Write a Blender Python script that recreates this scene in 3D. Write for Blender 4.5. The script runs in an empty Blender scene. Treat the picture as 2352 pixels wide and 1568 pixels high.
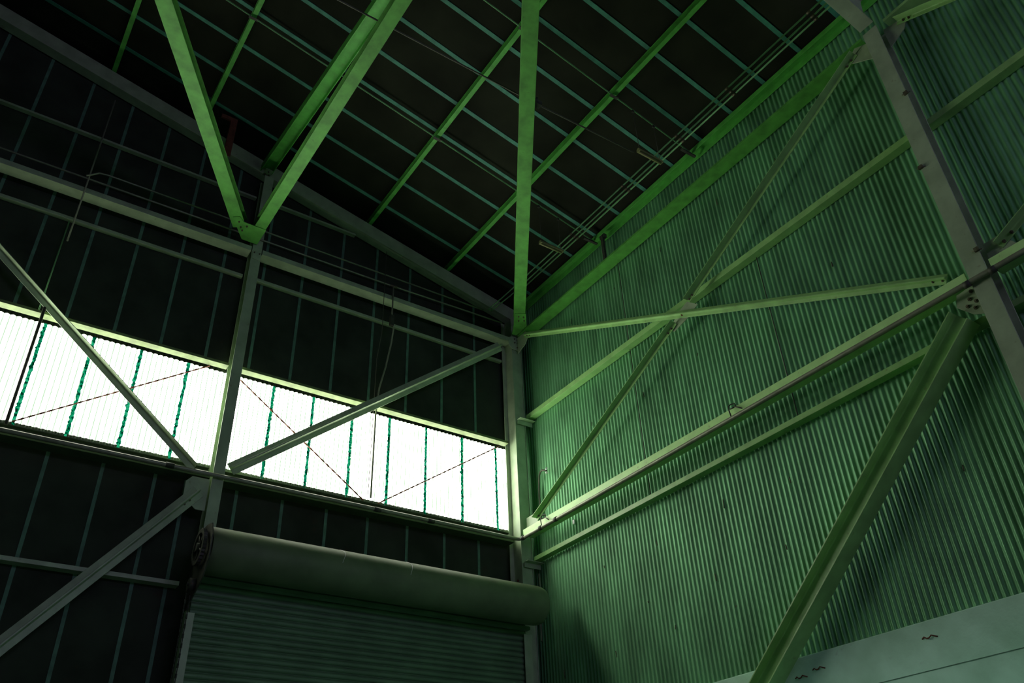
import bpy, bmesh, math, random
from mathutils import Vector, Matrix

random.seed(7)
SC = bpy.context.scene
COL = SC.collection
ZO = 1.5            # floor level is z = 0; heights below are written from the eye level of 1.5 m
R = math.radians


def P(x, y, z):
    return Vector((x, y, z + ZO))


# ------------------------------------------------------------------ materials
def mat(name, base, rough=0.6, metal=0.0, var=0.25, scale=6.0, bump=0.0, bscale=60.0, dark=(0.02, 0.02, 0.015),
        wear=0.0, wear_col=(0.16, 0.07, 0.03), spec=0.5, stretch=(1, 1, 1)):
    m = bpy.data.materials.new(name)
    m.use_nodes = True
    nt = m.node_tree
    b = nt.nodes['Principled BSDF']
    tc = nt.nodes.new('ShaderNodeTexCoord')
    mp = nt.nodes.new('ShaderNodeMapping')
    mp.inputs['Scale'].default_value = stretch
    nt.links.new(tc.outputs['Object'], mp.inputs['Vector'])
    n = nt.nodes.new('ShaderNodeTexNoise')
    n.inputs['Scale'].default_value = scale
    n.inputs['Detail'].default_value = 6
    nt.links.new(mp.outputs['Vector'], n.inputs['Vector'])
    r = nt.nodes.new('ShaderNodeValToRGB')
    r.color_ramp.elements[0].position = 0.32
    r.color_ramp.elements[1].position = 0.68
    lo = [c * (1 - var) for c in base]
    hi = [min(1, c * (1 + var)) for c in base]
    r.color_ramp.elements[0].color = (*lo, 1)
    r.color_ramp.elements[1].color = (*hi, 1)
    nt.links.new(n.outputs['Fac'], r.inputs['Fac'])
    out = r.outputs['Color']
    if wear > 0:
        n2 = nt.nodes.new('ShaderNodeTexNoise')
        n2.inputs['Scale'].default_value = scale * 2.3
        n2.inputs['Detail'].default_value = 8
        nt.links.new(mp.outputs['Vector'], n2.inputs['Vector'])
        r2 = nt.nodes.new('ShaderNodeValToRGB')
        r2.color_ramp.elements[0].position = 0.66
        r2.color_ramp.elements[1].position = 0.74
        r2.color_ramp.elements[0].color = (0, 0, 0, 1)
        r2.color_ramp.elements[1].color = (wear, wear, wear, 1)
        nt.links.new(n2.outputs['Fac'], r2.inputs['Fac'])
        mx = nt.nodes.new('ShaderNodeMixRGB')
        nt.links.new(r2.outputs['Color'], mx.inputs['Fac'])
        nt.links.new(out, mx.inputs['Color1'])
        mx.inputs['Color2'].default_value = (*wear_col, 1)
        out = mx.outputs['Color']
    nt.links.new(out, b.inputs['Base Color'])
    b.inputs['Roughness'].default_value = rough
    b.inputs['Metallic'].default_value = metal
    b.inputs['Specular IOR Level'].default_value = spec
    if bump > 0:
        nb = nt.nodes.new('ShaderNodeTexNoise')
        nb.inputs['Scale'].default_value = bscale
        nb.inputs['Detail'].default_value = 3
        nt.links.new(tc.outputs['Object'], nb.inputs['Vector'])
        bp = nt.nodes.new('ShaderNodeBump')
        bp.inputs['Strength'].default_value = bump
        bp.inputs['Distance'].default_value = 0.01
        nt.links.new(nb.outputs['Fac'], bp.inputs['Height'])
        nt.links.new(bp.outputs['Normal'], b.inputs['Normal'])
    return m


M = {}
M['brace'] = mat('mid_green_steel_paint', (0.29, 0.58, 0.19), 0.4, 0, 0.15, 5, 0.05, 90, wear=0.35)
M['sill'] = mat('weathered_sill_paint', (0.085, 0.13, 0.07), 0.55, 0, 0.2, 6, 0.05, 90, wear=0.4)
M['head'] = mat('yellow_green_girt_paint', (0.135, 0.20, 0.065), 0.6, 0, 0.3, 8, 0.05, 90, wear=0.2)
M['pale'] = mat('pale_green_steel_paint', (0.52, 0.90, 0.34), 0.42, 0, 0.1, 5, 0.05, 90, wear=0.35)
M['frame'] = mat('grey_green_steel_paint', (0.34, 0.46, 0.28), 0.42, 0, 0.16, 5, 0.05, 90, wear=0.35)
M['truss'] = mat('bright_green_steel_paint', (0.085, 0.36, 0.047), 0.6, 0, 0.25, 6, 0.06, 70, wear=0.35, wear_col=(0.05, 0.12, 0.03))
M['purlin'] = mat('green_purlin_paint', (0.10, 0.49, 0.07), 0.55, 0, 0.2, 7, 0.04, 80, wear=0.25)
M['sheet'] = mat('galvanised_corrugated_sheet', (0.165, 0.44, 0.205), 0.5, 0.3, 0.25, 3.5, 0.10, 45, stretch=(1, 1, 0.35))
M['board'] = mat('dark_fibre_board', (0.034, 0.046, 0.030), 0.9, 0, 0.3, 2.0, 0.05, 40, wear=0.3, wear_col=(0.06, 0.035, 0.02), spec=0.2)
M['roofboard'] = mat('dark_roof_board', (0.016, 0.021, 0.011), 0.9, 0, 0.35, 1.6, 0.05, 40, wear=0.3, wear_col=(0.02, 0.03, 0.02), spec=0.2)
M['batten'] = mat('teal_cover_strip', (0.09, 0.22, 0.14), 0.7, 0, 0.25, 9, 0.03, 60)
M['roofbatten'] = mat('sea_green_cover_strip', (0.05, 0.28, 0.18), 0.6, 0, 0.2, 9, 0.03, 60)
M['concrete'] = mat('pale_concrete', (0.55, 0.92, 0.68), 0.9, 0, 0.18, 2.4, 0.25, 30, wear=0.35, wear_col=(0.22, 0.30, 0.26), spec=0.25)
M['floor'] = mat('dark_concrete_floor', (0.022, 0.024, 0.021), 0.85, 0, 0.25, 1.2, 0.15, 25)
M['pipe'] = mat('grey_pipe', (0.26, 0.30, 0.20), 0.45, 0.3, 0.2, 6, 0.03, 60, wear=0.4)
M['cable'] = mat('dark_cable', (0.07, 0.08, 0.05), 0.6, 0, 0.2, 10)
M['rod'] = mat('green_tie_rod', (0.16, 0.40, 0.16), 0.5, 0.2, 0.2, 8)
M['rust'] = mat('rusty_steel', (0.16, 0.055, 0.03), 0.85, 0.1, 0.35, 14, 0.15, 70)
M['bolt'] = mat('weathered_bolt', (0.12, 0.12, 0.07), 0.6, 0.4, 0.4, 25, wear=0.6)
M['door'] = mat('grey_shutter_steel', (0.13, 0.24, 0.13), 0.55, 0.2, 0.15, 3, 0.03, 60)
M['drum'] = mat('shutter_hood_steel', (0.13, 0.19, 0.09), 0.6, 0.1, 0.2, 3, 0.04, 40, wear=0.25, wear_col=(0.24, 0.24, 0.13))
M['iron'] = mat('dark_cast_iron', (0.06, 0.07, 0.05), 0.6, 0.4, 0.3, 12, 0.05, 60, wear=0.5)
M['white'] = mat('white_porcelain', (0.9, 0.9, 0.9), 0.4, 0, 0.03, 5)
M['lamp'] = mat('yellowed_lamp_housing', (0.20, 0.23, 0.08), 0.6, 0, 0.2, 8)


def glazing_material():
    """translucent fibreglass sheet lit by the day outside: pale sheet, thin green grime in every valley"""
    m = bpy.data.materials.new('daylit_fibreglass_sheet')
    m.use_nodes = True
    nt = m.node_tree
    nt.nodes.clear()
    out = nt.nodes.new('ShaderNodeOutputMaterial')
    em = nt.nodes.new('ShaderNodeEmission')
    geo = nt.nodes.new('ShaderNodeNewGeometry')
    sep = nt.nodes.new('ShaderNodeSeparateXYZ')
    nt.links.new(geo.outputs['Position'], sep.inputs[0])
    # valley lines
    mul = nt.nodes.new('ShaderNodeMath'); mul.operation = 'MULTIPLY'; mul.inputs[1].default_value = 2 * math.pi / PITCH
    nt.links.new(sep.outputs['X'], mul.inputs[0])
    sn = nt.nodes.new('ShaderNodeMath'); sn.operation = 'SINE'
    nt.links.new(mul.outputs[0], sn.inputs[0])
    noi = nt.nodes.new('ShaderNodeTexNoise')
    mp = nt.nodes.new('ShaderNodeMapping'); mp.inputs['Scale'].default_value = (9, 1, 2.6)
    nt.links.new(geo.outputs['Position'], mp.inputs['Vector'])
    nt.links.new(mp.outputs['Vector'], noi.inputs['Vector'])
    noi.inputs['Scale'].default_value = 1.6
    noi.inputs['Detail'].default_value = 8
    noi.inputs['Roughness'].default_value = 0.7
    add = nt.nodes.new('ShaderNodeMath'); add.operation = 'MULTIPLY_ADD'; add.inputs[1].default_value = 0.62; add.inputs[2].default_value = -0.34
    nt.links.new(noi.outputs['Fac'], add.inputs[0])
    s2 = nt.nodes.new('ShaderNodeMath'); s2.operation = 'ADD'
    nt.links.new(sn.outputs[0], s2.inputs[0]); nt.links.new(add.outputs[0], s2.inputs[1])
    rp = nt.nodes.new('ShaderNodeValToRGB')
    rp.color_ramp.elements[0].position = 0.70
    rp.color_ramp.elements[1].position = 0.86
    rp.color_ramp.elements[0].color = (0, 0, 0, 1)
    rp.color_ramp.elements[1].color = (1, 1, 1, 1)
    nt.links.new(s2.outputs[0], rp.inputs['Fac'])
    mx = nt.nodes.new('ShaderNodeMixRGB')
    mx.inputs['Color1'].default_value = (1.0, 1.0, 0.86, 1)
    mx.inputs['Color2'].default_value = (0.066, 0.100, 0.064, 1)
    nt.links.new(rp.outputs['Color'], mx.inputs['Fac'])
    nt.links.new(mx.outputs['Color'], em.inputs['Color'])
    em.inputs['Strength'].default_value = GLAZE
    nt.links.new(em.outputs[0], out.inputs['Surface'])
    return m


def seam_material():
    m = bpy.data.materials.new('algae_green_lap_joint')
    m.use_nodes = True
    nt = m.node_tree
    nt.nodes.clear()
    out = nt.nodes.new('ShaderNodeOutputMaterial')
    em = nt.nodes.new('ShaderNodeEmission')
    geo = nt.nodes.new('ShaderNodeNewGeometry')
    noi = nt.nodes.new('ShaderNodeTexNoise')
    noi.inputs['Scale'].default_value = 30
    noi.inputs['Detail'].default_value = 5
    nt.links.new(geo.outputs['Position'], noi.inputs['Vector'])
    rp = nt.nodes.new('ShaderNodeValToRGB')
    e = rp.color_ramp.elements
    e[0].position = 0.40; e[0].color = (0.0, 0.035, 0.016, 1)
    e[1].position = 0.60; e[1].color = (0.02, 0.46, 0.21, 1)
    k = rp.color_ramp.elements.new(0.5); k.color = (0.0, 0.24, 0.10, 1)
    nt.links.new(noi.outputs['Fac'], rp.inputs['Fac'])
    nt.links.new(rp.outputs['Color'], em.inputs['Color'])
    em.inputs['Strength'].default_value = 0.9
    nt.links.new(em.outputs[0], out.inputs['Surface'])
    return m


PITCH = 0.0685
DOOR_H = 2.08
GLAZE = 8.5
FILL = 6.0
SKY = 11.0
M['glaze'] = glazing_material()
M['seam'] = seam_material()
m_ = bpy.data.materials.new('violet_fill_emitter')  # violet emission for the added fill band behind the viewer
m_.use_nodes = True
m_.node_tree.nodes.clear()
e_ = m_.node_tree.nodes.new('ShaderNodeEmission')
e_.inputs['Color'].default_value = (0.66, 0.46, 1.0, 1)
e_.inputs['Strength'].default_value = FILL
m_.node_tree.links.new(e_.outputs[0], m_.node_tree.nodes.new('ShaderNodeOutputMaterial').inputs['Surface'])
M['fill_glow'] = m_


# ------------------------------------------------------------------ mesh builder
class MB:
    def __init__(s):
        s.v = []; s.f = []; s.sm = []

    def add(s, verts, faces, smooth=False):
        k = len(s.v)
        s.v += [Vector(v) for v in verts]
        for f in faces:
            s.f.append([i + k for i in f]); s.sm.append(smooth)
        return s

    def box(s, a, b):
        (x0, y0, z0), (x1, y1, z1) = a, b
        return s.add([(x0, y0, z0), (x1, y0, z0), (x1, y1, z0), (x0, y1, z0), (x0, y0, z1), (x1, y0, z1), (x1, y1, z1), (x0, y1, z1)],
                     [(3, 2, 1, 0), (4, 5, 6, 7), (0, 1, 5, 4), (1, 2, 6, 5), (2, 3, 7, 6), (3, 0, 4, 7)])

    def prism(s, p0, p1, U, V, poly):
        """closed section poly [(a, b)] swept from p0 to p1; section axes U and V"""
        p0, p1, U, V = Vector(p0), Vector(p1), Vector(U), Vector(V)
        n = len(poly)
        vs = [p0 + U * a + V * b for a, b in poly] + [p1 + U * a + V * b for a, b in poly]
        fs = [tuple(range(n - 1, -1, -1)), tuple(range(n, 2 * n))]
        fs += [(i, (i + 1) % n, n + (i + 1) % n, n + i) for i in range(n)]
        return s.add(vs, fs)

    def tube(s, pts, r, n=8, caps=True):
        pts = [Vector(p) for p in pts]
        rings = []
        prev = None
        for i, p in enumerate(pts):
            d = (pts[min(i + 1, len(pts) - 1)] - pts[max(i - 1, 0)]).normalized()
            a = prev if prev is not None else (Vector((0, 0, 1)) if abs(d.z) < 0.9 else Vector((1, 0, 0)))
            a = (a - d * a.dot(d)).normalized()
            prev = a
            b = d.cross(a)
            rr = r[i] if isinstance(r, (list, tuple)) else r
            rings.append([p + (a * math.cos(2 * math.pi * k / n) + b * math.sin(2 * math.pi * k / n)) * rr for k in range(n)])
        k0 = len(s.v)
        for q in rings:
            s.v += q
        for i in range(len(rings) - 1):
            for k in range(n):
                s.f.append([k0 + i * n + k, k0 + i * n + (k + 1) % n, k0 + (i + 1) * n + (k + 1) % n, k0 + (i + 1) * n + k]); s.sm.append(True)
        if caps:
            s.f.append([k0 + k for k in range(n)]); s.sm.append(False)
            s.f.append([k0 + (len(rings) - 1) * n + k for k in range(n)]); s.sm.append(False)
        return s

    def build(s, name, m, parent=None, origin=None, bevel=0.0, fix=True):
        o_ = Vector(origin) if origin is not None else (Vector(parent.location) if parent is not None and False else Vector((0, 0, 0)))
        me = bpy.data.meshes.new(name)
        me.from_pydata([v - o_ for v in s.v], [], s.f)
        me.polygons.foreach_set('use_smooth', s.sm)
        if fix:
            bm = bmesh.new(); bm.from_mesh(me)
            bmesh.ops.recalc_face_normals(bm, faces=bm.faces)
            bm.to_mesh(me); bm.free()
        me.materials.append(m)
        me.update()
        o = bpy.data.objects.new(name, me)
        COL.objects.link(o)
        o.location = o_
        if parent is not None:
            o.parent = parent
            o.matrix_parent_inverse = Matrix.Translation(-world_loc(parent))
        if bevel > 0:
            b = o.modifiers.new('edge', 'BEVEL')
            b.width = bevel; b.segments = 2; b.limit_method = 'ANGLE'; b.angle_limit = R(40)
        return o


def world_loc(o):
    v = Vector(o.location)
    return v


def tag(o, label, cat, group=None, kind='thing'):
    o['label'] = label; o['category'] = cat
    if group:
        o['group'] = group
    if kind:
        o['kind'] = kind
    return o


def structure(o, label=None, cat=None):
    o['kind'] = 'structure'
    if label:
        o['label'] = label
    if cat:
        o['category'] = cat
    return o


# sections -----------------------------------------------------------------
def sec_H(w, d, tf=0.014, tw=0.010):
    """flanges of width w along a, overall depth d along b (centred)"""
    a, b = w / 2, d / 2
    t = tw / 2
    f = 0.013
    q = [(f - f * math.sin(R(90 * k / 4)), f - f * math.cos(R(90 * k / 4))) for k in range(5)]     # root fillet
    lo = [(t + x, -b + tf + y) for x, y in q]
    hi = [(t + x, b - tf - y) for x, y in reversed(q)]
    return [(-a, -b), (a, -b), (a, -b + tf)] + lo + hi + [(a, b - tf), (a, b), (-a, b), (-a, b - tf)] + [(-x, y) for x, y in reversed(hi)] + [(-x, y) for x, y in reversed(lo)] + [(-a, -b + tf)]


def sec_L(la, lb, t=0.009):
    """leg la along +a at the top, leg lb down along -b, rolled fillet in the root"""
    f = 0.013
    root = [(t + f - f * math.sin(R(90 * k / 4)), -t - f + f * math.cos(R(90 * k / 4))) for k in range(5)]
    return [(0, 0), (la, 0), (la, -t)] + root + [(t, -lb), (0, -lb)]


def sec_C(d, f, t=0.008, lip=0.018):
    """web along b from 0 to d at a = 0, flanges of length f along +a, small lips"""
    return [(0, 0), (f, 0), (f, lip), (f - t, lip), (f - t, t), (t, t), (t, d - t), (f - t, d - t), (f - t, d - lip), (f, d - lip), (f, d), (0, d)]


X_, Y_, Z_ = Vector((1, 0, 0)), Vector((0, 1, 0)), Vector((0, 0, 1))


def member(name, label, cat, p0, p1, U, V, poly, m, group=None, bevel=0.003):
    p0, p1 = Vector(p0), Vector(p1)
    o = MB().prism(p0, p1, U, V, poly).build(name, m, origin=(p0 + p1) / 2, bevel=bevel)
    return tag(o, label, cat, group)


def bolt(parent, p, axis, r=0.016, h=0.014):
    p, a = Vector(p), Vector(axis).normalized()
    mb = MB().tube([p, p + a * h], r, 6).tube([p + a * h, p + a * (h + 0.012)], r * 0.5, 8)
    return mb.build('bolt', M['bolt'], parent)


def plate(parent, pts, normal, t=0.012, m=None, bolts=(), name='gusset_plate', r=0.016):
    n = Vector(normal).normalized()
    k = len(pts)
    vs = [Vector(p) for p in pts] + [Vector(p) - n * t for p in pts]
    fs = [tuple(range(k)), tuple(range(2 * k - 1, k - 1, -1))] + [(i, k + i, k + (i + 1) % k, (i + 1) % k) for i in range(k)]
    g = MB().add(vs, fs).build(name, m or M['frame'], parent, bevel=0.002)
    for b in bolts:
        o = bolt(g, b, n, r)
        o.matrix_parent_inverse = Matrix.Identity(4)
    return g


# NOTE every child mesh is written in world coordinates and un-shifted by its parent's place
def roofz(x, h=0.0):
    return 9.206 + 0.236 * (7.25 - x) + h


# ------------------------------------------------------------------ the shell
# floor
structure(MB().box((-5.2, -9, -0.2), (8.0, 10.7, 0)).build('floor', M['floor']), 'dark concrete floor of the hall, below the picture', 'floor')

# back wall: dark boards above and below the window band
mb = MB()
XL, XR = -5.1, 7.56


def xz_prism(mb, pts, y0, y1):
    k = len(pts)
    vs = [P(x, y0, z) for x, z in pts] + [P(x, y1, z) for x, z in pts]
    fs = [tuple(range(k)), tuple(range(2 * k - 1, k - 1, -1))] + [(i, k + i, k + (i + 1) % k, (i + 1) % k) for i in range(k)]
    mb.add(vs, fs)


xz_prism(mb, [(XL, 6.45), (XR, 6.45), (XR, roofz(XR, 0.145)), (XL, roofz(XL, 0.145))], 10.30, 10.40)
xz_prism(mb, [(XL, -1.5), (XR, -1.5), (XR, 4.84), (XL, 4.84)], 10.30, 10.40)
xz_prism(mb, [(XL, 4.84), (-2.36, 4.84), (-2.36, 6.45), (XL, 6.45)], 10.30, 10.40)
xz_prism(mb, [(7.26, 4.84), (XR, 4.84), (XR, 6.45), (7.26, 6.45)], 10.30, 10.40)
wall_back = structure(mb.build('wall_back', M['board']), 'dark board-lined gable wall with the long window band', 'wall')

# cover strips over the board joints
ups = [-2.65, -2.03, -1.42, -0.80, -0.19, 0.405, 0.987, 1.578, 2.182, 2.792, 3.405, 4.035, 4.658, 5.30, 5.952, 6.60]
for x in ups:
    MB().box(P(x - 0.021, 10.292, 6.45), P(x + 0.021, 10.2995, min(roofz(x, 0.12), 12))).build('cover_strip', M['batten'], wall_back)
for x in [-2.4, -1.8, -1.2, -0.57, 0.04, 0.655, 1.265, 1.875, 2.25, 2.90, 3.52, 4.15, 4.77, 5.40, 6.02, 6.62]:
    MB().box(P(x - 0.021, 10.292, -1.4), P(x + 0.021, 10.2995, 4.70)).build('cover_strip', M['batten'], wall_back)


def corr(mb, along, base, amp, a0, a1, z0, z1, step=8, phase=0.0):
    n = int((a1 - a0) / PITCH * step)
    k = len(mb.v)
    for i in range(n + 1):
        a = a0 + (a1 - a0) * i / n
        d = base + amp * math.sin(2 * math.pi * a / PITCH + phase)
        for z in (z0, z1):
            mb.v.append(P(a, d, z) if along == 'x' else P(d, a, z))
    for i in range(n):
        mb.f.append([k + 2 * i, k + 2 * i + 2, k + 2 * i + 3, k + 2 * i + 1]); mb.sm.append(True)
    return mb


# window bands: corrugated translucent sheets, one band each side of the inner column
def window(name, x0, x1, seams, label):
    w = structure(corr(MB(), 'x', 10.335, 0.009, x0, x1, 4.80, 6.445).build(name, M['glaze'], fix=False), label, 'window')
    for xs in seams:
        mb = MB()
        n = 70
        k = 0
        for i in range(n + 1):
            z = 4.86 + (6.376 - 4.86) * i / n
            wl = 0.021 + random.uniform(-0.005, 0.004)
            wr = 0.021 + random.uniform(-0.005, 0.004)
            if random.random() < 0.08:
                wl += 0.012
            off = random.uniform(-0.003, 0.003)
            mb.v += [P(xs + off - wl, 10.319, z), P(xs + off + wr, 10.319, z), P(xs + off + wr, 10.323, z), P(xs + off - wl, 10.323, z)]
        for i in range(n):
            for c in range(4):
                mb.f.append([4 * i + c, 4 * i + (c + 1) % 4, 4 * i + 4 + (c + 1) % 4, 4 * i + 4 + c]); mb.sm.append(False)
        mb.build('lap_joint', M['seam'], w)
    mb = corr(MB(), 'x', 10.324, 0.009, x0, x1, 4.79, 4.965)
    mb.build('sill_flashing', M['sill'], w, fix=False)
    corr(MB(), 'x', 10.322, 0.009, x0, x1, 6.372, 6.448).build('head_flashing', M['board'], w, fix=False)
    return w


window('window_1', -2.35, 2.60, [-1.6, -1.0, -0.4, 0.21, 0.79, 1.377, 1.995], 'glowing corrugated window band left of the inner wall column')
window('window_2', 2.60, 7.25, [2.655, 3.205, 3.812, 4.435, 5.053, 5.696, 6.351, 7.0], 'glowing corrugated window band between inner column and corner column')

# right wall: corrugated steel above a concrete base
wr = corr(MB(), 'y', 7.555, 0.010, -8.8, 10.32, 2.00, roofz(7.55, 0.17)).build('wall_right', M['sheet'], fix=False)
structure(wr, 'tall wall of vertically corrugated galvanised sheet', 'wall')
# sheet fixings: rows of small roofing screws
for zz, y0 in ((6.05, 4.0), (3.9, 4.1), (3.2, 3.4), (2.75, 5.2), (8.1, 4.3)):
    for k in range(5):
        yy = y0 + k * 1.1 + random.uniform(-.1, .1)
        MB().tube([P(7.548, yy, zz + random.uniform(-.12, .12)), P(7.538, yy, zz)], 0.006, 6).build('roofing_screw', M['bolt'], wr)

base = MB().box(P(7.47, -8.8, -1.5), P(7.75, 10.28, 2.03)).build('wall_base', M['concrete'], bevel=0.01)
structure(base, 'pale concrete base wall under the corrugated sheet', 'wall')
for (y, z) in ((4.214, 1.885), (5.441, 1.878), (5.669, 1.843)):
    pts = [P(7.468 - 0.012 * math.sin(math.pi * t / 6), y + 0.07 - 0.025 * t, z + 0.012 * math.sin(t * 1.9)) for t in range(7)]
    MB().tube(pts, 0.006, 6).build('rusted_wire_tie', M['rust'], base)
MB().box(P(7.466, -8.8, 1.615), P(7.471, 6.9, 1.622)).build('joint_line', M['batten'], base)

lw = MB()
for y0, y1, z0, z1 in ((-9, 1.5, -1.5, 12.5), (6.0, 10.4, -1.5, 12.5), (1.5, 6.0, DOOR_H, 12.5)):
    lw.box(P(-5.1, y0, z0), P(-5.0, y1, min(z1, roofz(-5.1, 0.14))))
structure(lw.build('wall_left', M['board']), 'dark board wall with a wide doorway, outside the picture at left', 'wall')
fw = MB()
for x0, x1, z0, z1 in ((XL, 7.6, -1.5, 4.9), (XL, 7.6, 6.4, 9.2), (XL, 0.0, 4.9, 6.4), (7.0, 7.6, 4.9, 6.4)):
    fw.box(P(x0, -9.1, z0), P(x1, -9.0, z1))
xz_prism(fw, [(XL, 9.2), (7.3, 9.2), (XL, roofz(XL, 0.14))], -9.1, -9.0)
structure(fw.build('wall_front', M['board']), 'dark board wall behind the viewer, outside the picture', 'wall')
structure(corr(MB(), 'x', -9.05, 0.009, 0.0, 7.0, 4.9, 6.4).build('fill_glow_band', M['fill_glow'], fix=False), 'added corrugated fill-light band behind the viewer, outside the picture', 'window')  # unseen glowing band, added to give the gable wall fill light

# ceiling: sloping boards with cover strips running up the slope
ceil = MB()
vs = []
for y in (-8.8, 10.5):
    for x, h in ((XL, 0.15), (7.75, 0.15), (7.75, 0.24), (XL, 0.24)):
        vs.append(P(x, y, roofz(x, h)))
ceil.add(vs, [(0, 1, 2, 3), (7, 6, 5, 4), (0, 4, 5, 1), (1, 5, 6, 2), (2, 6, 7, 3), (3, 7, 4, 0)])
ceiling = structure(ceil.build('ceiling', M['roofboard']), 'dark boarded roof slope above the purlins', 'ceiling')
for y in [1.0, 1.62, 2.24, 2.86, 3.485, 4.10, 4.715, 5.32, 5.93, 6.545, 7.185, 7.80, 8.43, 9.05, 9.68]:
    mb = MB()
    vs = []
    for yy in (y - 0.03, y + 0.03):
        for x, h in ((XL, 0.139), (7.53, 0.139), (7.53, 0.1485), (XL, 0.1485)):
            vs.append(P(x, yy, roofz(x, h)))
    mb.add(vs, [(0, 1, 2, 3), (7, 6, 5, 4), (0, 4, 5, 1), (1, 5, 6, 2), (2, 6, 7, 3), (3, 7, 4, 0)])
    mb.build('cover_strip', M['roofbatten'], ceiling)

# ------------------------------------------------------------------ columns
def column(label, poly, x, y, z0, z1, bevel=0.003):
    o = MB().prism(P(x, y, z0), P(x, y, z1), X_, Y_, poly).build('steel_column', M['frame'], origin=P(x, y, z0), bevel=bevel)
    return tag(o, label, 'column')


# corner column: channel with a back lip
cp = [(0, 0), (0.014, 0), (0.014, 0.012), (0.196, 0.012), (0.196, 0), (0.21, 0), (0.21, 0.22), (0.196, 0.22), (0.196, 0.028), (0.014, 0.028), (0.014, 0.22), (-0.07, 0.22), (-0.07, 0.206), (0, 0.206)]
c0 = column('corner steel column where the board wall meets the corrugated wall', cp, 7.2, 10.0, -1.5, 8.86)
c2 = column('slender steel column standing between the two window bands', sec_H(0.145, 0.21), 2.56, 10.105, -1.5, 9.95)
c1 = column('wide pale green steel column in front of the corrugated wall, at right', [(b, a) for a, b in sec_H(0.18, 0.21)], 7.305, 2.51, -1.5, 8.42)

# gussets on the corner column
plate(c0, [P(7.20, 9.982, 8.20), P(7.36, 9.982, 8.20), P(7.36, 9.982, 8.45), P(7.16, 9.982, 8.45), P(7.12, 9.982, 8.36), P(7.14, 9.982, 8.26)], -Y_,
      bolts=[P(7.25, 9.982, 8.42), P(7.31, 9.982, 8.42), P(7.25, 9.982, 8.34), P(7.31, 9.982, 8.34), P(7.30, 9.982, 8.25)], r=0.013)
plate(c0, [P(7.302, 9.97, 8.12), P(7.302, 9.97, 8.45), P(7.302, 9.72, 8.45), P(7.302, 9.60, 8.36), P(7.302, 9.74, 8.2)], -X_,
      bolts=[])
plate(c0, [P(7.302, 9.97, 4.87), P(7.302, 9.97, 5.06), P(7.302, 9.80, 5.06), P(7.302, 9.66, 4.92), P(7.302, 9.66, 4.87)], -X_,
      bolts=[])
for z in (4.10, 4.00, 3.90):
    bolt(c0, P(7.199, 10.11, z), -X_, 0.02).data.materials[0] = M['rust']
# cleats that carry the girts
for z in (6.80, 4.36):
    g = MB().prism(P(7.23, 9.985, z), P(7.53, 9.985, z), -Y_, Z_, [(0, 0), (0.012, 0), (0.012, -0.085), (0.0, -0.085)]).prism(
        P(7.23, 9.985, z), P(7.53, 9.985, z), -Y_, Z_, [(0.0122, 0.0), (0.10, 0.0), (0.10, -0.01), (0.0122, -0.01)]).build('girt_cleat', M['frame'], c0, bevel=0.002)
# inner column: plate at the sill with two bolts
plate(c2, [P(2.19, 10.042, 4.36), P(2.19, 10.042, 4.56), P(2.26, 10.042, 4.64), P(2.475, 10.042, 4.64), P(2.475, 10.042, 4.22), P(2.36, 10.042, 4.22)], -Y_,
      bolts=[])
plate(c2, [P(2.50, 9.985, 8.22), P(2.62, 9.985, 8.22), P(2.62, 9.985, 8.36), P(2.50, 9.985, 8.36)], -Y_,
      bolts=[P(2.52, 9.985, 8.33), P(2.60, 9.985, 8.33)], r=0.012, name='splice_plate')
# right column: plate under the strut with five bolts, clips along its edge
plate(c1, [P(7.29, 2.615, 4.74), P(7.29, 2.80, 4.72), P(7.29, 2.84, 4.60), P(7.29, 2.72, 4.45), P(7.29, 2.615, 4.40)], -X_,
      bolts=[P(7.29, 2.66, 4.68), P(7.29, 2.70, 4.61), P(7.29, 2.65, 4.56), P(7.29, 2.74, 4.55), P(7.29, 2.68, 4.50)], r=0.019)
plate(c1, [P(7.302, 2.615, 8.38), P(7.302, 2.78, 8.46), P(7.302, 2.95, 8.33), P(7.302, 2.615, 8.10)], -X_,
      bolts=[])
plate(c1, [P(7.302, 2.405, 8.38), P(7.302, 2.10, 8.30), P(7.302, 2.20, 8.16), P(7.302, 2.405, 8.06)], -X_,
      bolts=[])
plate(c1, [P(7.302, 2.405, 4.88), P(7.302, 2.405, 5.08), P(7.302, 2.25, 5.08), P(7.302, 2.12, 4.88)], -X_,
      bolts=[])
for (y, z) in ((2.427, 7.213), (2.593, 6.219), (2.432, 4.99)):
    MB().box(P(7.175, y - 0.022, z - 0.025), P(7.1995, y + 0.022, z + 0.018)).tube([P(7.185, y - 0.05, z - 0.03), P(7.185, y + 0.04, z + 0.0)], 0.006, 6).build('edge_clip', M['bolt'], c1)

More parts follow.
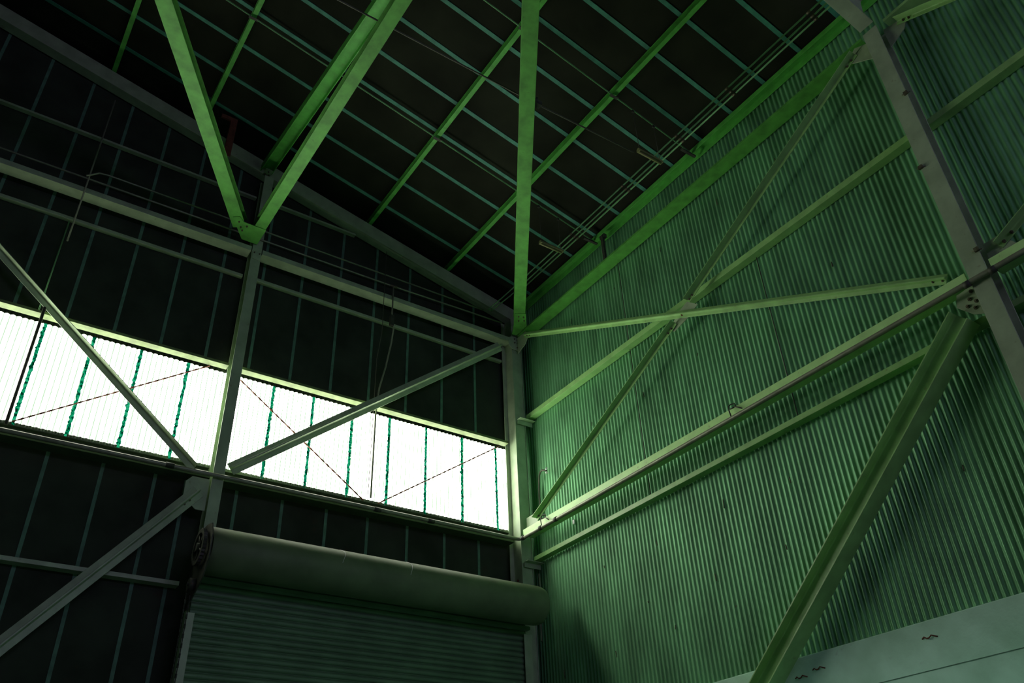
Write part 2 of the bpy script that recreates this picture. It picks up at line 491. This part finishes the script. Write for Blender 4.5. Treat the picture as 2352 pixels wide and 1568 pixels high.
# ------------------------------------------------------------------ gable wall frame
sec_tie = [(0, 0), (0.19, 0), (0.19, 0.012), (0.012, 0.012), (0.012, 0.085), (0, 0.085)]
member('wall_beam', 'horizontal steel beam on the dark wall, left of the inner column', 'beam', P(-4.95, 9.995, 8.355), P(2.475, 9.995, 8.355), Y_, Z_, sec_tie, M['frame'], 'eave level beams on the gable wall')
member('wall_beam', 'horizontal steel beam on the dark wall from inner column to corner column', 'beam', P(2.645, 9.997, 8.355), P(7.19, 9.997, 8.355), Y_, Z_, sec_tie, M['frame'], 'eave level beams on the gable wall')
sl = Vector((1, 0, -0.236)).normalized()
pr = Vector((0.236, 0, 1)).normalized()
x0, x1 = -4.9, 7.40
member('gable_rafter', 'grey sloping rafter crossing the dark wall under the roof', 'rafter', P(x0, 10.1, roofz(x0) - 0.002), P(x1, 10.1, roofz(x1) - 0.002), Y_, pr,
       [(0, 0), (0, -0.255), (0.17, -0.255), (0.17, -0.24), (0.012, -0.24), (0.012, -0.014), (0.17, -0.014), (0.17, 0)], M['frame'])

ga = 'thin horizontal rails on the gable wall'
def rail(label, xa, xb, y, z, h, d):
    member('wall_rail', label, 'rail', P(xa, y, z), P(xb, y, z), Y_, Z_, [(0, 0), (d, 0), (d, 0.007), (0.007, 0.007), (0.007, h), (0, h)], M['frame'], ga, 0.0015)
rail('thin rail just below the wall beam, left of the inner column', -4.95, 2.47, 10.215, 8.005, 0.045, 0.07)
rail('thin rail just below the wall beam, right of the inner column', 2.65, 7.12, 10.215, 8.02, 0.045, 0.07)
rail('thin faint rail high on the wall between rafter and wall beam, left of the post', -4.95, 2.47, 10.215, 9.60, 0.035, 0.07)
rail('short faint rail tucked under the rafter, right of the post', 2.65, 4.2, 10.215, 9.62, 0.035, 0.07)
rail('rail low on the dark wall behind the lower left brace', -4.95, 2.36, 10.15, 3.31, 0.05, 0.13)

gw = 'window head and sill girts'
sec_head = [(0, 0), (0.125, 0), (0.125, 0.008), (0.008, 0.008), (0.008, 0.04), (0, 0.04)]
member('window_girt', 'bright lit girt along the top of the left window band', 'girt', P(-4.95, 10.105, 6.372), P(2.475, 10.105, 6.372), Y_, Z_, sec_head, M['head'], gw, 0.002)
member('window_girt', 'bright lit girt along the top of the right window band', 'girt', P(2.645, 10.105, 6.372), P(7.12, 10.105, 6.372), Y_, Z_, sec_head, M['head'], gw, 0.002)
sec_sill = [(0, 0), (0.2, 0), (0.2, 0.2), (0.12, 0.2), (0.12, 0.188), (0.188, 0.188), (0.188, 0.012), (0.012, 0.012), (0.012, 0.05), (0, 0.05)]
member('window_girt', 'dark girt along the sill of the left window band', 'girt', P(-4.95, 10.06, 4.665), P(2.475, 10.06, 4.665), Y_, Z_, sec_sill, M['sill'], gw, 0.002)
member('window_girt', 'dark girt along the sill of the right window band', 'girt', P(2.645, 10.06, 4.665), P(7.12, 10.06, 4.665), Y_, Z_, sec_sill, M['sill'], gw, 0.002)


def sec_T(half, stem, t=0.009):
    """two angles back to back: flange along b, stem standing out along +a"""
    f = 0.010
    q = [(t + f - f * math.sin(R(90 * k / 4)), t + f - f * math.cos(R(90 * k / 4))) for k in range(5)]
    return [(0, -half), (t, -half)] + [(x, -y) for x, y in q] + [(stem, -t), (stem, t)] + [(x, y) for x, y in reversed(q)] + [(t, half), (0, half)]


def wall_brace(label, p0, p1, la, lb, plane, group, m=None, tee=False):
    """angle brace: flat leg on the wall side, the other leg standing into the hall along its upper edge"""
    p0, p1 = P(*p0), P(*p1)
    w = (p1 - p0).normalized()
    U = -Y_ if plane == 'A' else -X_
    V = w.cross(U).normalized()
    if V.z < 0:
        V = -V
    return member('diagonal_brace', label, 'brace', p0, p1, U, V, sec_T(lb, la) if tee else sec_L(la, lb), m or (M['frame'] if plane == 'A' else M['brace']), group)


gb = 'diagonal braces of the gable wall'
wall_brace('lit diagonal brace crossing the left window band down to the inner column', (-1.95, 10.04, 8.24), (2.27, 10.04, 4.762), 0.10, 0.085, 'A', gb)
wall_brace('diagonal brace rising across the right window band to the corner column', (2.70, 10.04, 4.83), (6.97, 10.04, 8.20), 0.095, 0.085, 'A', gb, tee=True)
a3 = wall_brace('dark diagonal brace at lower left, below the left window band', (-2.0, 10.04, -0.97), (2.36, 10.04, 4.45), 0.10, 0.085, 'A', gb, tee=True)

for _p in ((2.27, 10.031, 4.31), (2.22, 10.031, 4.25)):
    bolt(a3, P(*_p), -Y_, 0.018)

# ------------------------------------------------------------------ corrugated wall frame
gs = 'horizontal struts of the corrugated wall'
sec_strut = [(0, 0), (0.19, 0), (0.19, 0.012), (0.012, 0.012), (0.012, 0.10), (0, 0.10)]
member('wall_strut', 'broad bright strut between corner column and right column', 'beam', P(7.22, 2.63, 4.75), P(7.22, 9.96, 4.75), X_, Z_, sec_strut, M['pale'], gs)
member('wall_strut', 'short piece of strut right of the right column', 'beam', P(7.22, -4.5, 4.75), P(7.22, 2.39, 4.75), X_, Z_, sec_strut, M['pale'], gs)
gg = 'girts of the corrugated wall'
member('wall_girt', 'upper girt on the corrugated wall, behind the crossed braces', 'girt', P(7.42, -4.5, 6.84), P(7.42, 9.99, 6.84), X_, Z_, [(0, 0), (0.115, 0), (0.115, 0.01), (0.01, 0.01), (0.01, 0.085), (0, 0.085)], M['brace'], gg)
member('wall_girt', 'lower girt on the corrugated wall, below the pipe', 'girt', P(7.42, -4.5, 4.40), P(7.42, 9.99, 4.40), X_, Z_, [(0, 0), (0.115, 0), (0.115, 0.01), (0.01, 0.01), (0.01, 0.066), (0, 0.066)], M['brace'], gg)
ge = 'eave beams above the corrugated wall'
sec_eave = [(0, 0), (0.22, 0), (0.22, 0.012), (0.012, 0.012), (0.012, 0.04), (0, 0.04)]
member('eave_beam', 'green eave beam between corner column and right column', 'beam', P(7.29, 2.66, 8.475), P(7.29, 9.94, 8.475), X_, Z_, sec_eave, M['truss'], ge)
member('eave_beam', 'eave beam running out of the picture right of the right column', 'beam', P(7.29, -4.5, 8.475), P(7.29, 2.36, 8.475), X_, Z_, sec_eave, M['brace'], ge)
sec_eavep = [(0, 0), (0.01, 0), (0.01, 0.07), (0.125, 0.07), (0.125, -0.035), (0.137, -0.035), (0.137, 0.08), (0, 0.08)]
member('eave_purlin', 'eave purlin along the foot of the roof above the green eave beam', 'purlin', P(7.395, -4.5, 9.165), P(7.395, 10.05, 9.165), X_, Z_, sec_eavep, M['purlin'])

gx = 'diagonal braces of the corrugated wall'
def brace_bolts(o, pts, ax, r=0.014):
    for p in pts:
        bolt(o, P(*p), ax, r)


x2 = wall_brace('long brace with bright ridge running from corner column top to right column', (7.3, 9.72, 8.37), (7.3, 2.82, 4.94), 0.05, 0.055, 'B', gx, tee=True)
x1u = wall_brace('steep brace from top of right column down to the brace crossing', (7.3, 2.80, 8.375), (7.3, 6.02, 6.745), 0.10, 0.06, 'B', gx)
x1l = wall_brace('lower half of the steep brace, from the crossing down to the corner column', (7.3, 6.31, 6.56), (7.3, 9.70, 4.965), 0.10, 0.06, 'B', gx)
b2d = wall_brace('brace falling away right from the top of the right column', (7.3, 2.22, 8.33), (7.3, 0.75, 7.60), 0.10, 0.06, 'B', gx)
b2u = wall_brace('brace rising right from the strut joint on the right column', (7.3, 2.28, 4.98), (7.3, 0.75, 5.74), 0.10, 0.06, 'B', gx)
plate(x2, [P(7.312, 5.88, 6.60), P(7.312, 6.05, 6.75), P(7.312, 6.20, 6.70), P(7.312, 6.46, 6.52), P(7.312, 6.36, 6.44), P(7.312, 6.10, 6.50)], -X_, 0.008,
      bolts=[])
brace_bolts(x1u, [(7.292, 2.86, 8.31), (7.292, 2.93, 8.275), (7.292, 5.92, 6.765), (7.292, 5.98, 6.735)], -X_)
brace_bolts(x1l, [(7.292, 6.38, 6.49), (7.292, 6.45, 6.455), (7.292, 9.62, 4.97)], -X_)
brace_bolts(x2, [(7.292, 9.64, 8.31), (7.292, 9.57, 8.275), (7.292, 2.86, 4.94), (7.292, 2.95, 4.985)], -X_)
brace_bolts(b2d, [(7.292, 2.16, 8.265), (7.292, 2.10, 8.235)], -X_)
brace_bolts(b2u, [(7.292, 2.22, 4.975), (7.292, 2.13, 5.02)], -X_, 0.018)
bolt(x2, P(7.29, 6.15, 6.58), -X_, 0.018).data.materials[0] = M['rust']

# heavy lower brace: wide-flange section, web parallel to the wall
d3 = Vector((0, 0.768, -0.640)).normalized()
v3 = Vector((0, 0.640, 0.768)).normalized()
a0 = P(7.3, 2.88, 4.545) - v3 * 0.10
a1 = a0 + d3 * 7.9
member('diagonal_brace', 'heavy wide-flange brace falling from right column to the concrete base', 'brace', a0, a1, v3, X_, [(b, a) for a, b in sec_H(0.215, 0.212)], M['brace'], gx)

# ------------------------------------------------------------------ roof bracing and trusses
gt = 'green bracing members at eave level'
def truss(label, p0, p1, w):
    p0, p1 = P(*p0), P(*p1)
    d = (p1 - p0).normalized()
    return member('roof_brace', label, 'brace', p0 + Z_ * 0.08, p1 + Z_ * 0.08, d.cross(Z_), Z_, sec_H(w, 0.16), M['truss'], gt)
d1 = truss('bright green brace running to upper left from the inner column', (2.19, 9.755, 8.5), (-2.2, 2.71, 8.5), 0.19)
d2 = truss('bright green beam running to top centre from the inner column', (2.45, 9.96, 8.5), (2.45, 2.62, 8.5), 0.165)
d3o = truss('bright green brace running straight up from the corner column', (7.12, 9.63, 8.5), (2.72, 2.97, 8.5), 0.195)
plate(d2, [P(2.20, 9.60, 8.488), P(2.12, 9.52, 8.488), P(2.03, 9.58, 8.488), P(2.30, 9.98, 8.488), P(2.54, 9.98, 8.488), P(2.54, 9.60, 8.488)], -Z_, 0.01, M['truss'],
      bolts=[P(2.14, 9.62, 8.488), P(2.20, 9.72, 8.488), P(2.27, 9.66, 8.488), P(2.24, 9.78, 8.488)], r=0.013)
plate(d3o, [P(6.88, 9.42, 8.488), P(7.04, 9.32, 8.488), P(7.27, 9.62, 8.488), P(7.275, 9.95, 8.488), P(7.18, 9.95, 8.488), P(7.05, 9.70, 8.488)], -Z_, 0.01, M['truss'],
      bolts=[P(6.98, 9.45, 8.488), P(7.06, 9.42, 8.488), P(7.05, 9.55, 8.488), P(7.13, 9.50, 8.488)], r=0.014)
# sloping member above the inner column
q0, q1 = P(2.51, 10.07, 10.07), P(2.51, 3.2, 8.90)
dq = (q1 - q0).normalized()
vq = X_.cross(dq).normalized()
if vq.z < 0:
    vq = -vq
o = member('roof_brace', 'darker double-edged beam above the green beam, from top of the post', 'brace', q0 + vq * 0.075, q1 + vq * 0.075, vq, X_, sec_H(0.15, 0.19), M['purlin'], gt)
plate(o, [P(2.45, 10.06, 9.99), P(2.57, 10.06, 9.99), P(2.57, 9.86, 9.955), P(2.45, 9.86, 9.955)], -Z_, 0.008, bolts=[P(2.48, 10.0, 9.98), P(2.54, 10.0, 9.98), P(2.51, 9.92, 9.965)], r=0.012)

# purlins
gp = 'purlins under the roof boards'
for xa, lab in ((5.92, 'roof purlin nearest the corrugated wall, passing behind the corner brace'), (4.365, 'roof purlin second from the corrugated wall, up the slope'),
                (2.86, 'roof purlin over the double-edged beam'), (1.375, 'roof purlin between the two green braces at upper left'), (-0.035, 'faint roof purlin at far upper left')):
    zb = roofz(xa + 0.07) + 0.002 + 0.0165
    member('roof_purlin', lab, 'purlin', P(xa + 0.068, -4.5, zb), P(xa + 0.068, 10.27, zb), -X_, Z_, sec_C(0.118, 0.068), M['purlin'], gp, 0.002)

# portal rafter over the right column
p0, p1 = P(7.16, 2.505, 8.44), P(0.5, 2.505, 8.44 + 0.236 * 6.66)
member('portal_rafter', 'deep roof rafter leaving the top of the right column', 'rafter', p0, p1, Y_, pr, [(a, b + 0.32) for a, b in sec_H(0.18, 0.64)], M['frame'])

# tie rods between purlins
gr = 'tie rods running down the roof slope'
for y, lab in ((5.5, 'thin green tie rod under the roof, nearer the camera'), (7.8, 'thin green tie rod under the roof, nearer the gable wall')):
    pts = [P(x, y, roofz(x, -0.012)) for x in (-3.0, 7.38)]
    o = MB().tube(pts, 0.011, 8).build('tie_rod', M['rod'], origin=pts[0])
    tag(o, lab, 'rod', gr)
    for xx in (7.30,):
        MB().box(P(xx - 0.12, y - 0.02, roofz(xx, -0.075)), P(xx + 0.16, y + 0.02, roofz(xx, -0.05))).build('end_bracket', M['iron'], o)
    for xp in (5.95, 4.40, 1.41):
        MB().box(P(xp - 0.07, y - 0.022, roofz(xp, -0.034)), P(xp + 0.07, y + 0.022, roofz(xp, -0.026))).build('purlin_clamp', M['iron'], o)

# conduits along the foot of the roof
gc = 'conduits along the foot of the roof'
for k, (x, dz, lab) in enumerate(((7.00, -0.05, 'conduit along the roof foot, farthest from the eave beam'), (7.075, -0.05, 'middle one of three conduits along the roof foot'), (7.135, -0.05, 'conduit along the roof foot, closest to the eave beam'))):
    xs = 6.70 + 0.06 * k
    pts = [P(x, -4.0, roofz(x, dz)), P(x, 9.55, roofz(x, dz)), P(x - 0.05, 9.75, roofz(x, dz) - 0.06), P(xs, 9.97, 8.85)]
    if k == 2:
        pts = pts[:2]
    o = MB().tube(pts, 0.012, 8).build('conduit', M['rod'], origin=pts[0])
    tag(o, lab, 'pipe', gc)
    for yy in (3.0, 4.4, 5.4, 6.6, 7.9):
        MB().tube([P(x, yy - 0.03, roofz(x, dz)), P(x, yy + 0.03, roofz(x, dz))], 0.0165, 8).build('coupling', M['bolt'], o)

# hanging strip lights
gl = 'small strip lights hung from the tie rods'
for y, z, lab in ((5.50, 8.56, 'small hanging strip light nearer the camera, near the roof foot'), (7.80, 8.60, 'small hanging strip light nearer the corner column')):
    o = MB().prism(P(6.25, y, z), P(6.69, y, z), Y_, Z_, [(-0.03, 0), (0.03, 0), (0.03, 0.03), (0.015, 0.055), (-0.015, 0.055), (-0.03, 0.03)]).build('strip_light', M['lamp'], origin=P(6.47, y, z))
    tag(o, lab, 'lamp', gl)
    MB().tube([P(6.27, y, z - 0.012), P(6.67, y, z - 0.012)], 0.012, 8).build('lamp_tube', M['lamp'], o)
    for xx in (6.28, 6.66):
        MB().tube([P(xx, y, z + 0.056), P(xx, y, roofz(xx, -0.026))], 0.004, 6).build('hanger_wire', M['cable'], o)
        MB().box(P(xx - 0.018, y - 0.012, roofz(xx, -0.07)), P(xx + 0.018, y + 0.012, roofz(xx, -0.03))).build('hanger_clip', M['iron'], o)
pts = [P(-1.5, 5.72, 8.76), P(1.9, 5.70, 8.73), P(4.66, 5.68, 8.70), P(6.24, 5.575, 8.60)]
o = tag(MB().tube(pts, 0.011, 8).build('conduit', M['cable'], origin=pts[0]), 'level dark conduit crossing below the roof to the nearer strip light', 'pipe')
MB().box(P(4.63, 5.64, 8.67), P(4.73, 5.72, 8.75)).tube([P(4.68, 5.68, 8.745), P(4.68, 5.68, 8.82)], 0.02, 8).build('junction_box', M['iron'], o)

# ------------------------------------------------------------------ pipes and wires on the gable wall
def run(name, label, cat, pts, r, m, group=None, n=8):
    o = MB().tube(pts, r, n).build(name, m, origin=pts[0])
    return tag(o, label, cat, group)


run('conduit', 'upper thin conduit above the wall beam, with a bent left end', 'pipe',
    [P(0.10, 9.94, 8.60), P(0.16, 9.94, 8.65), P(0.24, 9.95, 8.73), P(0.36, 9.975, 8.77), P(0.8, 9.975, 8.775), P(6.60, 9.975, 8.81)], 0.013, M['pipe'])
cw = run('conduit', 'lower thin conduit just above the wall beam, with a tee fitting', 'pipe', [P(-4.95, 9.98, 8.555), P(2.4, 9.98, 8.605), P(4.85, 9.98, 8.625), P(7.00, 9.98, 8.68)], 0.014, M['pipe'])
MB().tube([P(4.78, 9.98, 8.6245), P(4.90, 9.98, 8.6262)], 0.026, 8).build('tee_fitting', M['bolt'], cw)
dr = run('conduit', 'bent conduit dropping over the wall beam to the right window band', 'pipe',
         [P(4.83, 9.962, 8.585), P(4.83, 9.962, 8.0), P(4.88, 9.985, 7.80), P(4.88, 10.04, 7.55), P(4.82, 10.073, 7.1), P(4.735, 10.075, 6.7), P(4.71, 10.078, 6.45), P(4.70, 10.078, 6.2), P(4.70, 10.078, 4.885)], 0.014, M['pipe'])
MB().box(P(4.80, 9.94, 7.82), P(4.86, 9.99, 8.02)).build('junction_box', M['iron'], dr)
run('drop_wire', 'thin wire hanging beside the bent conduit', 'cable', [P(4.655, 9.93, 9.26), P(4.655, 9.93, 7.6), P(4.665, 10.08, 7.2), P(4.655, 10.08, 4.885)], 0.0055, M['cable'])
run('tie_rod', 'dark rod standing in front of the left window band', 'rod', [P(0.135, 9.91, 6.34), P(0.140, 9.91, 4.72)], 0.019, M['cable'])
run('tie_rod', 'thin vertical rod on the dark wall above the left window band', 'rod', [P(0.085, 10.19, 7.95), P(0.085, 10.19, 6.45)], 0.009, M['rod'])
run('conduit', 'thin vertical conduit high on the dark wall at left', 'pipe', [P(0.14, 9.96, 10.2), P(0.135, 9.96, 7.45)], 0.011, M['pipe'])
gwi = 'twisted wire ties across the window bands'
def twisted(label, a, b):
    a, b = Vector(a), Vector(b)
    d = (b - a).normalized()
    u = d.cross(Y_).normalized()
    n = int((b - a).length / 0.02)
    mb = MB()
    for ph in (0, math.pi):
        pts = []
        for i in range(n + 1):
            t = i / n
            an = ph + t * (b - a).length / 0.22 * 2 * math.pi
            pts.append(a.lerp(b, t) + (u * math.cos(an) + Y_ * math.sin(an)) * 0.0055)
        mb.tube(pts, 0.0062, 6)
    return tag(mb.build('wire_tie', M['rust'], origin=a), label, 'cable', gwi)
twisted('twisted wire rising across the left window band', P(0.2, 10.235, 4.93), P(2.25, 10.235, 6.365))
twisted('twisted wire falling across the right window band from the inner column', P(2.66, 10.235, 6.30), P(4.66, 10.235, 4.90))
twisted('twisted wire rising across the right window band to the corner column', P(4.89, 10.235, 4.90), P(7.02, 10.235, 6.355))

# long pipe under the sill that turns the corner and follows the strut
pp = [P(-4.95, 9.955, 4.665), P(2.5, 9.955, 4.67), P(7.08, 9.955, 4.68), P(7.13, 9.945, 4.68), P(7.152, 9.90, 4.68), P(7.155, 9.85, 4.68), P(7.155, 2.6, 4.69), P(7.155, -4.5, 4.70)]
lp = run('long_pipe', 'long thin pipe under the window sill that turns along the wall strut', 'pipe', pp, 0.027, M['pipe'], n=12)
for y in (9.87, 9.42, 9.05, 2.37, 2.62):
    MB().tube([P(7.155, y - 0.03, 4.683), P(7.155, y + 0.03, 4.683)], 0.034, 12).build('coupling', M['iron'], lp)
for x in (1.95, 4.75, 5.6):
    MB().tube([P(x - 0.05, 9.955, 4.673), P(x + 0.05, 9.955, 4.673)], 0.033, 12).build('coupling', M['iron'], lp)
for y in (9.40, 5.60):
    pts = [P(7.155, y, 4.71), P(7.155, y + 0.015, 4.80), P(7.17, y + 0.02, 4.86), P(7.19, y + 0.0, 4.885), P(7.20, y - 0.045, 4.88), P(7.195, y - 0.065, 4.845), P(7.18, y - 0.045, 4.82), P(7.165, y, 4.815)]
    MB().tube(pts, 0.008, 6).tube([P(7.18, y - 0.055, 4.83), P(7.165, y - 0.17, 4.742)], 0.008, 6).build('pipe_hanger', M['iron'], lp)

# gooseneck conduit near the corner, with two white insulators
g = run('gooseneck_conduit', 'small gooseneck conduit near the corner column with two white insulators', 'pipe',
        [P(7.50, 9.86, 4.90), P(7.49, 9.845, 5.50), P(7.485, 9.83, 5.66), P(7.47, 9.79, 5.75), P(7.45, 9.73, 5.785), P(7.43, 9.66, 5.78), P(7.42, 9.53, 5.715)], 0.014, M['cable'])
for dz in (0.028, -0.028):
    MB().tube([P(7.42, 9.535, 5.715 + dz), P(7.40, 9.50, 5.70 + dz * 1.4)], 0.017, 8).build('insulator', M['white'], g)
tag(MB().box(P(7.525, 9.085, 4.70), P(7.543, 9.125, 4.765)).build('white_tag', M['white'], origin=P(7.535, 9.105, 4.7)), 'tiny white tag on the corrugated wall below the pipe', 'tag')
gsr = 'thin vertical rods on the corrugated wall'
for y, z0, z1, lab in ((7.43, 6.95, 8.62, 'thin vertical rod on the corrugated wall from eave beam to upper girt'), (7.43, 4.48, 6.83, 'thin vertical rod on the corrugated wall from upper to lower girt, left of the crossing'),
                       (4.96, 4.48, 6.83, 'thin vertical rod on the corrugated wall from upper to lower girt, right of the crossing')):
    run('sag_rod', lab, 'rod', [P(7.505, y, z0), P(7.505, y, z1)], 0.007, M['cable'], gsr, 6)
run('corner_conduit', 'thin bent conduit beside the corner column above the shutter hood', 'pipe', [P(7.47, 9.95, 4.20), P(7.47, 9.94, 4.0), P(7.44, 9.93, 3.75), P(7.43, 9.93, 3.2)], 0.014, M['pipe'])
hb = tag(MB().box(P(7.36, 7.55, 8.49), P(7.40, 7.60, 9.10)).box(P(7.37, 7.52, 9.05), P(7.43, 7.63, 9.12)).build('rod_bracket', M['iron'], origin=P(7.4, 7.57, 8.64)), 'small dark bracket between eave purlin and green eave beam', 'bracket')

# rusty bracket hanging by the rafter
rb = MB().prism(P(1.80, 9.72, 9.76), P(1.80, 9.72, roofz(1.8, 0.10)), X_, Y_, [(-0.05, 0), (0.05, 0), (0.05, 0.012), (-0.038, 0.012), (-0.038, 0.07), (-0.05, 0.07)])
rb.box(P(1.60, 9.72, roofz(1.8, 0.03)), P(1.75, 9.76, roofz(1.8, 0.10)))
tag(rb.build('hanging_bracket', M['rust'], origin=P(1.8, 9.72, 9.76), bevel=0.002), 'rusty red bracket hanging from the roof beside the upper left green brace', 'bracket')

# ------------------------------------------------------------------ roller shutter
door = bpy.data.objects.new('door_1', None)
COL.objects.link(door)
door.location = P(4.8, 9.9, -1.5)
structure(door, 'grey roller shutter door below the right window band, hood above it', 'door')
# curtain of curved slats
mb = MB()
zt, zb_, sp = 3.45, -1.49, 0.0755
rows = int((zt - zb_) / sp)
prof = [(-0.008, 0.0), (0.002, 0.004), (0.014, 0.014), (0.021, 0.030), (0.020, 0.048), (0.010, 0.062), (0.0, 0.067), (-0.008, 0.069)]
zs = []
for r_ in range(rows):
    for d, h in prof:
        zs.append((9.905 - d, zt - r_ * sp - h))
k = len(mb.v)
for y, z in zs:
    mb.v += [P(2.47, y, z), P(7.11, y, z)]
for i in range(len(zs) - 1):
    mb.f.append([2 * i, 2 * i + 2, 2 * i + 3, 2 * i + 1]); mb.sm.append(True)
mb.build('curtain', M['door'], door, fix=False)
# hood
CY, CZ, CR = 9.52, 3.545, 0.268
mb = MB()
xs = [2.435, 2.44, 3.4, 4.5, 5.6, 6.6, 7.03, 7.08, 7.12, 7.145, 7.155]
rs = [CR - 0.004, CR, CR, CR, CR, CR, CR, CR - 0.006, CR - 0.022, CR - 0.05, CR - 0.09]
mb.tube([P(x, CY, CZ) for x in xs], rs, 48)
hood = mb.build('hood', M['drum'], door)
MB().box(P(2.46, 9.71, 3.265), P(7.08, 9.80, 3.31)).build('hood_lip', M['door'], door)
for x in (4.02, 4.95):
    MB().tube([P(x + 0.03 * math.sin(t * 0.5), CY - (CR + 0.001) * math.sin(R(20 + t * 8)), CZ + (CR + 0.001) * math.cos(R(20 + t * 8))) for t in range(9)], 0.0022, 5).build('scratch', M['white'], hood)
# end plate, chain wheel and hand chain at the left end
ep = MB()
pts = [(9.24, 3.64), (9.32, 3.80), (9.50, 3.84), (9.94, 3.84), (9.94, 2.95), (9.82, 2.95), (9.36, 3.18), (9.24, 3.36)]
vs = [P(2.405, y, z) for y, z in pts] + [P(2.42, y, z) for y, z in pts]
n = len(pts)
ep.add(vs, [tuple(range(n)), tuple(range(2 * n - 1, n - 1, -1))] + [(i, n + i, n + (i + 1) % n, (i + 1) % n) for i in range(n)])
endp = ep.build('end_plate', M['iron'], door, bevel=0.002)
gw_ = MB()
gc_y, gc_z, gr_ = 9.50, 3.56, 0.205
N = 30
ring = []
for xx in (2.335, 2.375):
    for i in range(N * 2):
        rr = gr_ + (0.010 if i % 2 else -0.004)
        ring.append((xx, rr, 2 * math.pi * i / (N * 2)))
k = 0
vo = [P(x, gc_y + r * math.cos(a), gc_z + r * math.sin(a)) for x, r, a in ring]
vi = [P(x, gc_y + (gr_ - 0.045) * math.cos(a), gc_z + (gr_ - 0.045) * math.sin(a)) for x, r, a in ring]
q = N * 2
fs = []
for i in range(q):
    j = (i + 1) % q
    fs += [(i, j, q + j, q + i), (2 * q + i, 3 * q + i, 3 * q + j, 2 * q + j), (i, 2 * q + i, 2 * q + j, j), (q + i, q + j, 3 * q + j, 3 * q + i)]
gw_.add(vo + vi, fs)
for a in range(5):
    an = 2 * math.pi * a / 5
    gw_.tube([P(2.355, gc_y, gc_z), P(2.355, gc_y + (gr_ - 0.03) * math.cos(an), gc_z + (gr_ - 0.03) * math.sin(an))], 0.014, 6)
gw_.tube([P(2.32, gc_y, gc_z), P(2.404, gc_y, gc_z)], 0.045, 12)
gw_.build('chain_wheel', M['iron'], endp)
sg = MB().tube([P(2.335, 9.62, 3.17), P(2.40, 9.62, 3.17)], 0.07, 14).tube([P(2.32, 9.62, 3.17), P(2.335, 9.62, 3.17)], 0.025, 8)
sg.build('chain_sprocket', M['iron'], endp)
ch = MB()
for sx, ph in ((2.352, 0), (2.397, 1)):
    for i in range(86):
        z = 3.10 - i * 0.052
        if i % 2 == ph:
            ch.tube([P(sx, 9.70, z - 0.024), P(sx, 9.70, z + 0.024)], 0.010, 6)
        else:
            ch.tube([P(sx, 9.70, z - 0.024), P(sx, 9.70, z + 0.024)], 0.006, 6)
ch.build('hand_chain', M['iron'], door)
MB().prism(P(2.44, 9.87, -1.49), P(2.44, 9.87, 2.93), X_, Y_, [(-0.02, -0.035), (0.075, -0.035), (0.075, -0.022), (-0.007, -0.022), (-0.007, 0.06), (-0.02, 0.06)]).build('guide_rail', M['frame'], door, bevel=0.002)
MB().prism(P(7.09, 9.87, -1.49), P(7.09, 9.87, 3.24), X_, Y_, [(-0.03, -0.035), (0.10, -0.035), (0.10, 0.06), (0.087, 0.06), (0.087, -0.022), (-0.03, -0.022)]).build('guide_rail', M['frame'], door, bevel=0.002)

# ------------------------------------------------------------------ light
w = bpy.data.worlds.new('hall_surroundings')
SC.world = w
w.use_nodes = True
bg = w.node_tree.nodes['Background']
tcw = w.node_tree.nodes.new('ShaderNodeTexCoord')
spw = w.node_tree.nodes.new('ShaderNodeSeparateXYZ')
rpw = w.node_tree.nodes.new('ShaderNodeValToRGB')
rpw.color_ramp.elements[0].position = 0.0
rpw.color_ramp.elements[0].color = (0.001, 0.0012, 0.001, 1)
rpw.color_ramp.elements[1].position = 0.004
rpw.color_ramp.elements[1].color = (0.62, 1.0, 0.85, 1)
w.node_tree.links.new(tcw.outputs['Generated'], spw.inputs[0])
w.node_tree.links.new(spw.outputs['Z'], rpw.inputs['Fac'])
w.node_tree.links.new(rpw.outputs['Color'], bg.inputs['Color'])
bg.inputs['Strength'].default_value = SKY
# sky light enters by the doorway in the left wall
al = bpy.data.lights.new('doorway_sky', 'AREA')
al.shape = 'RECTANGLE'
al.size = 4.5
al.size_y = DOOR_H + 1.5
al.cycles.is_portal = True
ao = bpy.data.objects.new('doorway_sky', al)
COL.objects.link(ao)
ao.location = P(-5.05, 3.75, (DOOR_H - 1.5) / 2)
ao.rotation_euler = (R(90), 0, R(-90))

# ------------------------------------------------------------------ camera
cam = bpy.data.cameras.new('camera')
cam.sensor_width = 36.0
cam.lens = 1930.445 / 2352 * 36.0
cam.clip_end = 200
co = bpy.data.objects.new('camera', cam)
COL.objects.link(co)
right = Vector((0.8258593863, -0.5624988624, -0.0393865947))
down = Vector((0.2894722070, 0.4828718926, -0.8264626893))
fwd = Vector((0.4839030021, 0.6711406449, 0.5616120721))
mw = Matrix((right, -down, -fwd)).transposed().to_4x4()
mw.translation = Vector((0, 0, ZO))
co.matrix_world = mw
SC.camera = co

SC.view_settings.view_transform = 'Standard'
SC.view_settings.look = 'None'
SC.view_settings.gamma = 1.0
SC.view_settings.exposure = 0.0
SC.view_settings.use_curve_mapping = False
